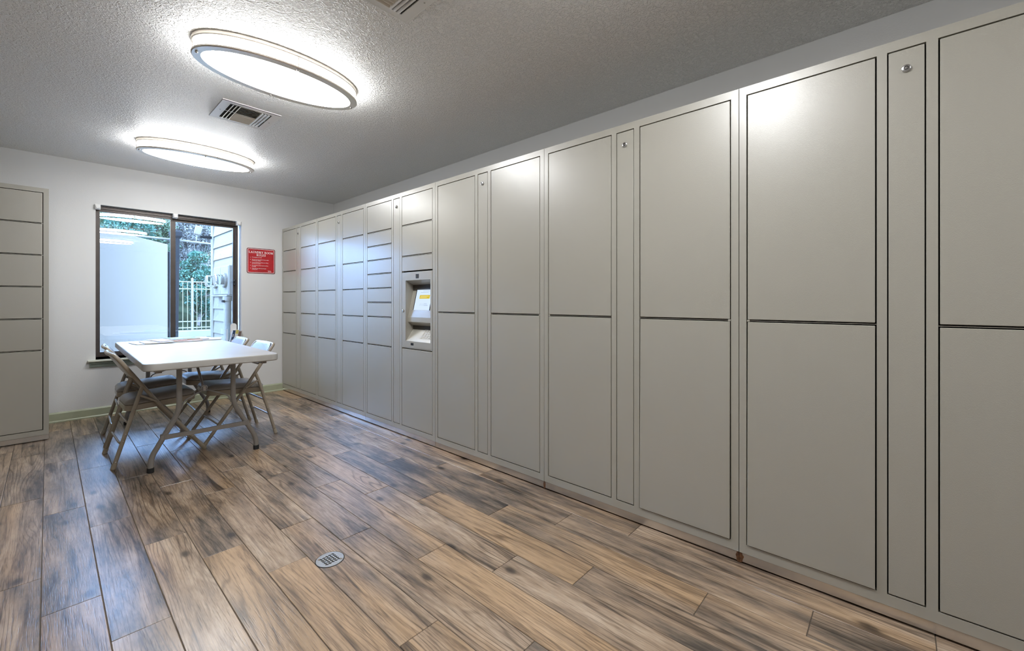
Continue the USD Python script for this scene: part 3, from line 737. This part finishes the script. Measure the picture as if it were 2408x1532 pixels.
# ================================================================ folding table
TZ, TWD, TLN = .726, .730, 1.985
tb = thing('folding_table', 'white plastic folding table with grey steel legs by the window', 'table', (.752, 4.205, 0), -1.0)
def tring(ins, z): return at_z(rrect(TWD - 2 * ins, TLN - 2 * ins, .055 - min(ins, .03) * .8, 8), z)
th = .046
obj('tabletop', loft([tring(.006, TZ - th), tring(0, TZ - th + .006), tring(0, TZ - .008), tring(.003, TZ - .002), tring(.008, TZ), tring(.016, TZ), tring(.021, TZ - .0018), tring(.20, TZ - .0018)]), M['table_top'], tb, smooth=35)
obj('underframe', cat_([bx(-.30, -.27, -.92, .92, TZ - th - .022, TZ - th + .002), bx(.27, .30, -.92, .92, TZ - th - .022, TZ - th + .002)]), M['table_leg'], tb)
for yl, s in ((-.690, 1), (.827, -1)):
    for sx in (-1, 1):
        pts = [(sx * .153, yl, TZ - th), (sx * .153, yl, .365), (sx * .297, yl, .092), (sx * .299, yl, .012)]
        lg = obj('leg', tube(fillet(pts, [0, .06, .05, 0], 7), .0155, 14), M['table_leg'], tb, smooth=50)
        obj('rubber_foot', cat_([cyl((sx * .299, yl, 0), (sx * .299, yl, .030), .0185, 18)]), M['rubber'], lg, smooth=40)
    obj('crossbar', cat_([bx(-.232, .232, yl - .020 * s - .0015, yl - .020 * s + .0015, .198, .224), bx(-.232, .232, yl - .020 * s, yl - .006 * s, .2225, .2255) if s > 0 else bx(-.232, .232, yl - .006 * s, yl - .020 * s, .2225, .2255),
                          bx(-.250, -.215, yl - .018, yl + .018, .196, .227), bx(.215, .250, yl - .018, yl + .018, .196, .227)]), M['table_leg'], tb)
    # spreading brace: strut from the underside, sliding ring, two rods to the legs
    yr = yl + s * .085; zr = .468
    obj('brace_strut', cat_([tube([(-.012, yl + s * .34, TZ - th), (-.006, yr + s * .02, zr + .035)], .0085, 10)]), M['table_leg'], tb, smooth=50)
    rg = trimesh.creation.torus(.0155, .0035, major_sections=20, minor_sections=8); rg = mv(rot(rg, math.pi / 2, (1, 0, 0)), 0, yr, zr + .018)
    obj('brace_ring', cat_([rg, cbox(-.009, .009, yr - .006, yr + .006, zr - .004, zr + .030, .002)]), M['steel_link'], tb, smooth=40)
    for sx in (-1, 1):
        obj('brace_rod', tube(fillet([(sx * .006, yr, zr + .006), (sx * .128, yl + s * .012, .425), (sx * .142, yl + s * .004, .375)], [0, .03, 0], 5), .0052, 8), M['table_leg'], tb, smooth=50)

# ================================================================ folding chairs
def build_chair(label, loc, rotz):
    """faces +x; rear feet at x = 0, front feet at x = .495, y from -.215 to .215"""
    t = thing('folding_chair', label, 'chair', loc, rotz, 'folding chairs round the table')
    hy = .205; R = .0122
    side = [(.495, .012), (.218, .409), (.078, .632), (.034, .702), (.012, .733)]
    pts = [(x, -hy, z) for x, z in side[:-1]] + [(.008, -hy + .01, .737), (-.008, 0, .738), (.008, hy - .01, .737)] + [(x, hy, z) for x, z in side[:-1][::-1]]
    obj('frame', tube(fillet(pts, [0, .05, .05, .03, .075, .15, .075, .03, .05, .05, 0], 7), R, 12), M['chair_metal'], t, smooth=50)
    for s in (-1, 1):
        lg = obj('rear_leg', tube(fillet([(.148, s * hy * 1.0, .512), (.128, s * (hy + .008), .455), (.004, s * (hy + .012), .012)], [0, .04, 0], 5), R * .98, 12), M['chair_metal'], t, smooth=50)
        obj('foot_cap', tube([(.010, s * (hy + .0117), .034), (.0, s * (hy + .0122), 0.0)], [.0142, .0138], 12), M['chair_cap'], lg, smooth=50)
        obj('link_bar', tube([(.132, s * (hy + .022), .460), (.222, s * (hy + .018), .405)], .0075, 8), M['chair_metal'], t, smooth=50)
        obj('front_foot_cap', tube([(.477, s * hy, .038), (.502, s * hy, .002)], [.0142, .0138], 12), M['chair_cap'], t, smooth=50)
        rv = []
        for (x, z) in ((.108, .372), (.062, .214), (.049, .172), (.013, .045), (.132, .460)):
            yo = hy + .012 + .011
            rv.append(mv(trimesh.creation.icosphere(1, .0032), x, s * yo if z < .45 else s * (hy + .030), z))
        for (x, z) in ((.247, .367), (.222, .405), (.425, .112), (.452, .074)):
            rv.append(mv(trimesh.creation.icosphere(1, .0032), x, s * (hy + .0125 if z < .4 else hy + .026), z))
        obj('rivets', cat_(rv), M['chrome'], t, kind='stuff')
    for x, z in ((.046, .145), (.085, .272)):
        obj('rear_stretcher', tube(fillet([(x, -hy - .010, z), (x - .012, -hy + .04, z + .012), (x - .012, hy - .04, z + .012), (x, hy + .010, z)], .03, 5), .0068, 8), M['chair_metal'], t, smooth=50)
    obj('front_stretcher', tube([(.398, -hy, .150), (.398, hy, .150)], .0068, 8), M['chair_metal'], t, smooth=50)
    # seat pan and padded seat (higher at the front)
    def seat_ring(ins, z, w=.392, d=.352):
        r = rrect(w - 2 * ins, d - 2 * ins, .062 - min(ins, .05), 7)
        taper = 1 - .10 * (1 - (r[:, 0] + w / 2) / w) * 0
        x = r[:, 0] + .262
        return np.column_stack([x, r[:, 1] * taper, z + (x - .066) * .058])
    obj('seat_pan', loft([seat_ring(.012, .350), seat_ring(.002, .350), seat_ring(0, .353), seat_ring(0, .387), seat_ring(.01, .390)]), M['chair_metal'], t, smooth=40)
    obj('seat_pad', loft([seat_ring(.004, .388), seat_ring(0, .394), seat_ring(.002, .404), seat_ring(.014, .418), seat_ring(.040, .428), seat_ring(.085, .433), seat_ring(.14, .434)]), M['chair_vinyl'], t, smooth=True)
    # backrest: steel shell and a vinyl pad that follow the frame's slope, dished towards the back
    def back_pts(w, h0, h1, r, off, dish=.038, n=8):
        out = rrect(w, h1 - h0, r, n)
        res = []
        for u, q in out:
            s = (q + (h0 + h1) / 2)
            z = s; x = .066 - (s - .640) * .62 - dish * (1 - (u / (w / 2)) ** 2 * .9) * .75
            res.append((x + off, u, z))
        return np.array(res)
    def back_grid(w, h0, h1, r, off_edge, off_mid, flip):
        rings = [back_pts(w * k_ + 0, h0 + (1 - k_) * (h1 - h0) / 2, h1 - (1 - k_) * (h1 - h0) / 2, max(r * k_, .004), off_edge + (off_mid - off_edge) * min(1, (1 - k_) * 5), dish=.038) for k_ in (1, .97, .92, .84, .6, .3, .08)]
        for i, k_ in enumerate((1, .97, .92, .84, .6, .3, .08)):
            # keep the dish of the full width on the inner rings
            for p_ in rings[i]:
                p_[0] = .066 - (p_[2] - .640) * .60 - .017 * (1 - (p_[1] / (w / 2)) ** 2 * .9) + off_edge + (off_mid - off_edge) * min(1, (1 - k_) * 6)
        return rings
    bp = back_grid(.402, .572, .740, .070, .004, .000, False)
    fp = back_grid(.398, .578, .746, .072, .020, .030, True)
    obj('back_shell', loft(bp, False, True), M['chair_metal'], t, smooth=True)
    rim0 = bp[0] + np.array([.007, 0, 0])
    obj('back_pad', loft([rim0 * np.array([1, .95, 1]) + np.array([0, 0, 0])] + fp, True, True), M['chair_vinyl'], t, smooth=45)
    return t
ch = build_chair('beige folding chair left of the table, nearest the camera', (.279, 3.985, 0), 1.5)
dup(ch, 'folding_chair', (.297, 4.600, 0), -2.0, 'beige folding chair left of the table, farther one toward the window')
dup(ch, 'folding_chair', (1.272, 4.040, 0), 181.5, 'beige folding chair right of the table, nearer the camera')
dup(ch, 'folding_chair', (1.262, 4.640, 0), 178.5, 'beige folding chair right of the table, farther one beside the books')

# ================================================================ papers on the table and books on the sill
def sheet(name, label, x, y, w, h, rz, z, mm, thick, cov=None, catg='magazine'):
    t = thing(name, label, catg, (x, y, z), rz, 'papers on the folding table')
    thick *= 1.6
    obj('pages', cbox(-w / 2, w / 2, -h / 2, h / 2, 0, thick - .0008, .0004), M['paper_white'], t)
    obj('cover', cbox(-w / 2 - .001, w / 2 + .001, -h / 2 - .001, h / 2 + .001, thick - .0008, thick, .0003), mm, t)
    if cov:
        for (a0, a1, b0, b1, mk) in cov:
            obj('print', bx(w * a0 - w / 2, w * a1 - w / 2, h * b0 - h / 2, h * b1 - h / 2, thick, thick + .0003), M[mk], t)
    return t
zt = TZ
sheet('leaflet', 'white leaflet at the far left of the papers', .590, 4.86, .20, .27, 6, zt, M['paper_white'], .0022, [(.08, .9, .1, .16, 'paper_blue')], 'leaflet')
sheet('magazine', 'pale lilac magazine overlapping the white leaflet', .650, 4.86, .20, .27, 2, zt + .0038, M['paper_lilac'], .004, [(.1, .9, .78, .92, 'paper_white')])
sheet('magazine', 'pale pink magazine lying on top of the pile', .735, 4.93, .21, .27, 12, zt + .0106, M['paper_pink'], .004, [(.1, .9, .55, .9, 'paper_white')])
sheet('magazine', 'orange-edged magazine under the blue one', .872, 4.90, .21, .27, -3, zt, M['paper_orange'], .006, [(.1, .9, .6, .9, 'paper_pink')])
sheet('magazine', 'blue magazine in the middle of the papers', .850, 4.98, .20, .26, 10, zt + .0172, M['paper_teal'], .004, [(.15, .55, .5, .8, 'paper_white'), (.6, .9, .2, .4, 'paper_blue')])
sheet('magazine', 'white and blue magazine right of the blue one', .955, 4.98, .19, .26, -6, zt + .0102, M['paper_white'], .004, [(.1, .5, .3, .9, 'paper_teal')])
sheet('leaflet', 'pale leaflet at the right end of the papers', 1.072, 4.93, .16, .26, -14, zt, M['paper_lilac'], .005, [(.1, .9, .2, .5, 'paper_white')], 'leaflet')

hold = thing('book_holder', 'white plastic book holder at the right end of the sill', 'holder', (1.445, YB - .004, .5415), 0)
obj('holder_tray', cat_([cbox(-.085, .10, -.036, .030, 0, .004, .001), cbox(-.085, -.081, -.036, .030, 0, .235, .001)]), M['white'], hold)
end = rr_poly(.062, .30, .029)
obj('holder_end', to_xz(extrude(affinity.translate(end, -.010, .150), .004), .026), M['white'], hold)
bk = [('navy paperback with white spine lettering, leftmost in the sill holder', 'paper_navy', .024, .225, -12), ('white paperback with yellow spine top in the sill holder', 'paper_white', .030, .232, -12), ('brown and grey paperback, rightmost in the sill holder', 'paper_grey', .032, .218, -12)]
bxp = -.074
for i, (lab, mm, w_, h_, tl) in enumerate(bk):
    t = thing('paperback', lab, 'book', (1.445 + bxp, YB - .036, .5462), 0, None)
    def T(m): return mv(rot(m, math.radians(-tl), (0, 1, 0)), 0, 0, abs(math.sin(math.radians(tl))) * (0 if tl < 0 else 0))
    obj('spine', T(cbox(0, w_, 0, .003, 0, h_, .0008)), M[mm], t)
    obj('pages', T(bx(.001, w_ - .001, .003, .058, .001, h_ - .002)), M['paper_white'], t)
    if i == 0:
        obj('spine_print', T(cat_([bx(.006, .014, -.0006, .0, h_ * .66, h_ * .80), bx(.006, .014, -.0006, .0, h_ * .42, h_ * .52)])), M['paper_white'], t)
    elif i == 1:
        obj('spine_print', T(bx(.002, w_ - .002, -.0006, .0, h_ * .80, h_ * .98)), M['paper_yellow'], t); obj('spine_print', T(bx(.006, .013, -.0006, .0, h_ * .45, h_ * .62)), M['paper_brown'], t)
    else:
        obj('spine_print', T(bx(.004, w_ - .006, -.0006, .0, h_ * .70, h_ * .96)), M['paper_brown'], t)
    bxp += w_ + .002

# ================================================================ outdoors
GZ = -.12
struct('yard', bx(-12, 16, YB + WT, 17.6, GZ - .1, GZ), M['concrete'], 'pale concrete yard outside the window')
def hill():
    nx, ny = 40, 14
    X, Y = np.meshgrid(np.linspace(-14, 20, nx), np.linspace(17.9, 40, ny))
    Z = GZ + (Y - 17.9) * .34 + .5 * (meshkit.fbm(np.stack([X * .4, Y * .4, X * 0], -1), 3) - .5)
    v = np.stack([X, Y, Z], -1).reshape(-1, 3); f = []
    for j in range(ny - 1):
        for i in range(nx - 1):
            a = j * nx + i
            f += [(a, a + 1, a + nx + 1), (a, a + nx + 1, a + nx)]
    return trimesh.Trimesh(v, np.array(f), process=False)
struct('bank', hill(), M['soil'], 'leafy bank rising behind the fence')
obj('low_curb', cbox(-8, 14, 17.5, 17.9, GZ, .12, .02), M['concrete'], label='low white curb wall under the metal fence', cat='curb')

# white privacy screen on the left of the view, its own dark end post
pa, pb = np.array([.02, 7.68]), np.array([1.50, 10.0])
dv = (pb - pa) / np.linalg.norm(pb - pa)
Lp = np.linalg.norm(pb - pa)
ps = thing('privacy_screen', 'tall white vinyl privacy screen outside the left pane', 'screen', (pa[0], pa[1], GZ), math.degrees(math.atan2(dv[1], dv[0])))
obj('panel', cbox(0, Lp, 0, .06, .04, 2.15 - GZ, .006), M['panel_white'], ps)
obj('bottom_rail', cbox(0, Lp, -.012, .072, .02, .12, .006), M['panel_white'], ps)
obj('end_post', cbox(Lp + .005, Lp + .13, -.02, .10, 0, 2.02 - GZ, .008), M['post_dark'], ps, label='dark end post')

pp = thing('lantern_post', 'dark square post with a cap outside behind the window mullion', 'post', (1.775, 11.0, GZ))
obj('shaft', loft([at_z(rrect(.07, .07, .01, 3), 0), at_z(rrect(.12, .12, .01, 3), 2.58 - .06)]), M['post_dark'], pp)
obj('cap', loft([at_z(rrect(.14, .14, .01, 3), 2.52), at_z(rrect(.20, .20, .01, 3), 2.56), at_z(rrect(.20, .20, .01, 3), 2.64), at_z(rrect(.12, .12, .01, 3), 2.68)]), M['post_dark'], pp)
rail = thing('overhead_rail', 'white overhead rail running from the dark post to the siding', 'rail', (0, 11.0, 0))
obj('rail_tube', tube([(-.2, .16, 2.44), (3.4, .16, 2.33)], .022, 10), M['fence'], rail, smooth=50)
for px_ in (-.2, 3.4):
    obj('post', tube([(px_, .16, GZ), (px_, .16, 2.44 - .11 * (px_ + .2) / 3.6)], .024, 10), M['fence'], rail, smooth=50)
fl = thing('flood_lamp', 'white flood lamp hanging outside above the rail', 'lamp', (2.150, 11.16, 2.394))
obj('stem', tube([(0, 0, 0), (.015, 0, .15)], .010, 8), M['fence'], fl)
obj('head', mv(rot(loft([at_z(rrect(.08, .08, .02, 5), 0), at_z(rrect(.11, .11, .02, 5), .03), at_z(rrect(.12, .12, .02, 5), .17), at_z(rrect(.07, .07, .02, 5), .19)]), math.radians(14), (0, 1, 0)), .012, 0, .14), M['panel_white'], fl, smooth=40)

fc = thing('metal_fence', 'pale metal picket fence at the back of the yard', 'fence', (0, 17.7, .12))
for z in (.07 - .0, .28, 1.38, 1.62):
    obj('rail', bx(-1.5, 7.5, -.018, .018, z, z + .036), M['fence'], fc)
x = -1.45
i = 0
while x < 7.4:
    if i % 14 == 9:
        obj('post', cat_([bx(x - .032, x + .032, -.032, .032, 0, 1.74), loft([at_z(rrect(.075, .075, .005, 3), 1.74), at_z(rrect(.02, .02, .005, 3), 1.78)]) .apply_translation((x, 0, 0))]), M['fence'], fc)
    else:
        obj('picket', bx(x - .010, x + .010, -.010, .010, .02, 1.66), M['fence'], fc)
    x += .1285; i += 1

# lap-sided wing of the building
XS = 1.660
bw = thing('building_wing', 'white lap-sided wing of the building at the right of the view', 'building', (XS, 0, 0))
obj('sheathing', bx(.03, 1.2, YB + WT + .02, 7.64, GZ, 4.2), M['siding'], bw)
obj('corner_board', cat_([cbox(-.006, .03, 7.54, 7.65, GZ, 4.2, .004), cbox(-.004, .12, 7.62, 7.66, GZ, 4.2, .004)]), M['siding'], bw)
z = 2.055 - .178 * 12
while z < 4.0:
    pts = [(x_, y_, z_) for y_ in (YB + WT + .02, 7.54) for x_, z_ in ((.0, z), (.022, z), (.0215, z + .20), (.029, z + .20))]
    obj('siding_board', trimesh.convex.convex_hull(np.array(pts)), M['siding'], bw)
    z += .178
obj('light_arm', cbox(-.15, .0, 7.58, 7.62, 2.03, 2.065, .004), M['post_dark'], bw)
obj('soffit', bx(-1.6, 1.2, YB + WT + .02, 7.9, 4.2, 4.3), M['siding'], bw)
mb = thing('electric_meter_box', 'grey electric meter box with two round meters on the siding', 'meter box', (XS, 6.90, 1.375))
obj('cabinet', cbox(-.050, -.001, -.38, .40, -.195, .20, .006), M['meter_grey'], mb)
obj('cabinet_door', cbox(-.056, -.050, -.36, .0, -.185, .19, .003), M['meter_grey'], mb); obj('cabinet_door', cbox(-.056, -.050, .012, .38, -.185, .19, .003), M['meter_grey'], mb)
obj('lower_lip', cbox(-.075, -.001, -.38, .40, -.215, -.195, .004), M['meter_grey'], mb)
for y in (-.25, .20):
    c = mv(rot(trimesh.creation.annulus(.084, .100, .03, sections=32), math.pi / 2, (0, 1, 0)), -.070, y, 0)
    ms = obj('meter_ring', c, M['meter_grey'], mb, smooth=40)
    prof_ = np.array([(0, .105), (.070, .105), (.081, .095), (.084, .0)])
    g_ = trimesh.creation.revolve(prof_, sections=32); g_ = mv(rot(g_, -math.pi / 2, (0, 1, 0)), -.078, y, 0)
    obj('glass_cover', g_, M['clear'], ms, smooth=40)
    obj('dial', cat_([cyl((-.058, y, 0), (-.120, y, 0), .058, 24), bx(-.123, -.119, y - .04, y + .04, -.012, .020)]), M['siding'], ms, smooth=40)
cd = thing('conduit', 'grey conduit dropping from the meter box', 'pipe', (XS, 6.545, 0))
obj('pipe', tube([(-.062, 0, 1.158), (-.062, 0, GZ)], .044, 16), M['meter_grey'], cd, smooth=50)
obj('coupling', tube([(-.062, 0, 1.10), (-.062, 0, 1.158)], .052, 16), M['meter_grey'], cd, smooth=50)
obj('strap', cat_([cbox(-.118, -.100, -.04, .04, 1.08, 1.11, .004)]), M['post_dark'], cd)

# ---- trees and shrubs on the bank
def leaves(n, centres, radii, size, seed, aspect=2.0):
    g = np.random.default_rng(seed)
    c = g.integers(0, len(centres), n)
    d = g.normal(size=(n, 3)); d /= np.linalg.norm(d, axis=1, keepdims=True)
    p = np.asarray(centres)[c] + d * (np.asarray(radii)[c] * g.random(n) ** .45)[:, None]
    a = g.normal(size=(n, 3)); a /= np.linalg.norm(a, axis=1, keepdims=True)
    b_ = np.cross(a, g.normal(size=(n, 3))); b_ /= np.linalg.norm(b_, axis=1, keepdims=True)
    s = size * (.6 + .8 * g.random(n))[:, None]
    v = np.stack([p - a * s, p + b_ * s / aspect, p + a * s, p - b_ * s / aspect], 1).reshape(-1, 3)
    k = np.arange(n)[:, None] * 4
    f = np.stack([k + [[0, 1, 2]], k + [[0, 2, 3]]], 1).reshape(-1, 3)
    return trimesh.Trimesh(v, f, process=False)

def tree(name, label, x, y, h, spread, lm, n, size, seed, bushy=False, cat='tree'):
    g = np.random.default_rng(seed)
    z0 = GZ + max(0, (y - 17.9)) * .34 - .15
    t = thing(name, label, cat, (x, y, z0), 0, None)
    trunk = fillet([(0, 0, 0), (.08, .03, h * .25), (-.05, 0, h * .5), (.05, .1, h * .8)], .4, 5)
    obj('trunk', tube(trunk, np.linspace(.10 if not bushy else .05, .02, len(trunk)), 8), M['bark'], t, smooth=50)
    br, cs, rs = [], [], []
    for k in range(int(10 + h * 9)):
        z = h * (g.uniform(.12, .95) if bushy else g.uniform(.35, .98)); a = g.uniform(0, 2 * np.pi); r = spread * g.uniform(.3, 1.0) * (1.15 - abs(z / h - .55))
        e = np.array([r * np.cos(a), r * np.sin(a), z + .25])
        br.append(tube(fillet([(0, 0, z * .75), e * .5 + [0, 0, z * .08], e], .2, 4), [.022, .020, .018, .014, .010, .006][:6], 5))
        cs.append(e); rs.append(spread * g.uniform(.38, .55))
    obj('branches', cat_(br), M['branch'] if lm == 'leaf_c' else M['bark'], t, kind='stuff')
    obj('foliage', leaves(int(n * 2.6), cs, rs, size * .56, seed + 1), M[lm], t, kind='stuff')
    tw = []
    for k in range(26):
        c = np.array(cs[g.integers(len(cs))]); d = g.normal(size=3); d[2] = abs(d[2]) * .6; d /= np.linalg.norm(d); L_ = spread * g.uniform(.3, .5)
        tw.append(tube(np.array([c, c + d * L_ * .5 + g.normal(size=3) * .06, c + d * L_ + g.normal(size=3) * .12]), [.008, .006, .003], 4))
    obj('twigs', cat_(tw), M['branch'], t, kind='stuff')
plants = [('shrub', 'deep green shrub at the far left behind the privacy screen', .65, 19.0, 2.6, .48, 'leaf_d', 5000, .085),
          ('shrub', 'green shrub low behind the fence beside the dark capped post', 2.25, 19.0, 2.4, .48, 'leaf_a', 5000, .085),
          ('shrub', 'dark green shrub behind the fence right of the siding corner', 5.2, 19.0, 2.5, .48, 'leaf_d', 5000, .085),
          ('shrub', 'bushy deep green shrub right behind the pickets in the gap', 3.72, 19.0, 2.5, .50, 'leaf_d', 6500, .080),
          ('tree', 'green tree over the privacy screen at the left of the window', -.3, 21.2, 4.3, .65, 'leaf_a', 5200, .09),
          ('tree', 'mid green tree just left of the window mullion above the screen', 1.9, 21.2, 4.2, .65, 'leaf_d', 5200, .09),
          ('tree', 'grey-brown twiggy tree above the middle of the fence', 4.1, 21.2, 4.0, .65, 'leaf_c', 4600, .08),
          ('tree', 'olive-green tree in the second line behind the privacy screen', .8, 23.6, 4.8, .72, 'leaf_b', 5200, .10),
          ('tree', 'olive-green tree seen behind the flood lamp', 3.2, 23.6, 4.8, .72, 'leaf_b', 5200, .10),
          ('tree', 'deep green tree above the siding corner', 5.6, 23.6, 4.8, .72, 'leaf_a', 5200, .10),
          ('tree', 'dark tree farthest back on the bank at the left', -.6, 26.3, 5.4, .80, 'leaf_d', 5200, .12),
          ('tree', 'green tree farthest back on the bank in the middle', 2.1, 26.3, 5.4, .80, 'leaf_a', 5200, .12),
          ('tree', 'dry-leaved tree farthest back on the bank at the right', 4.8, 26.3, 5.4, .80, 'leaf_c', 5200, .12)]
for k, (nm, lab, x, y, h, sp, lm, n, sz) in enumerate(plants):
    tree(nm, lab, x, y, h, sp, lm, n, sz, 11 + k, True, nm)
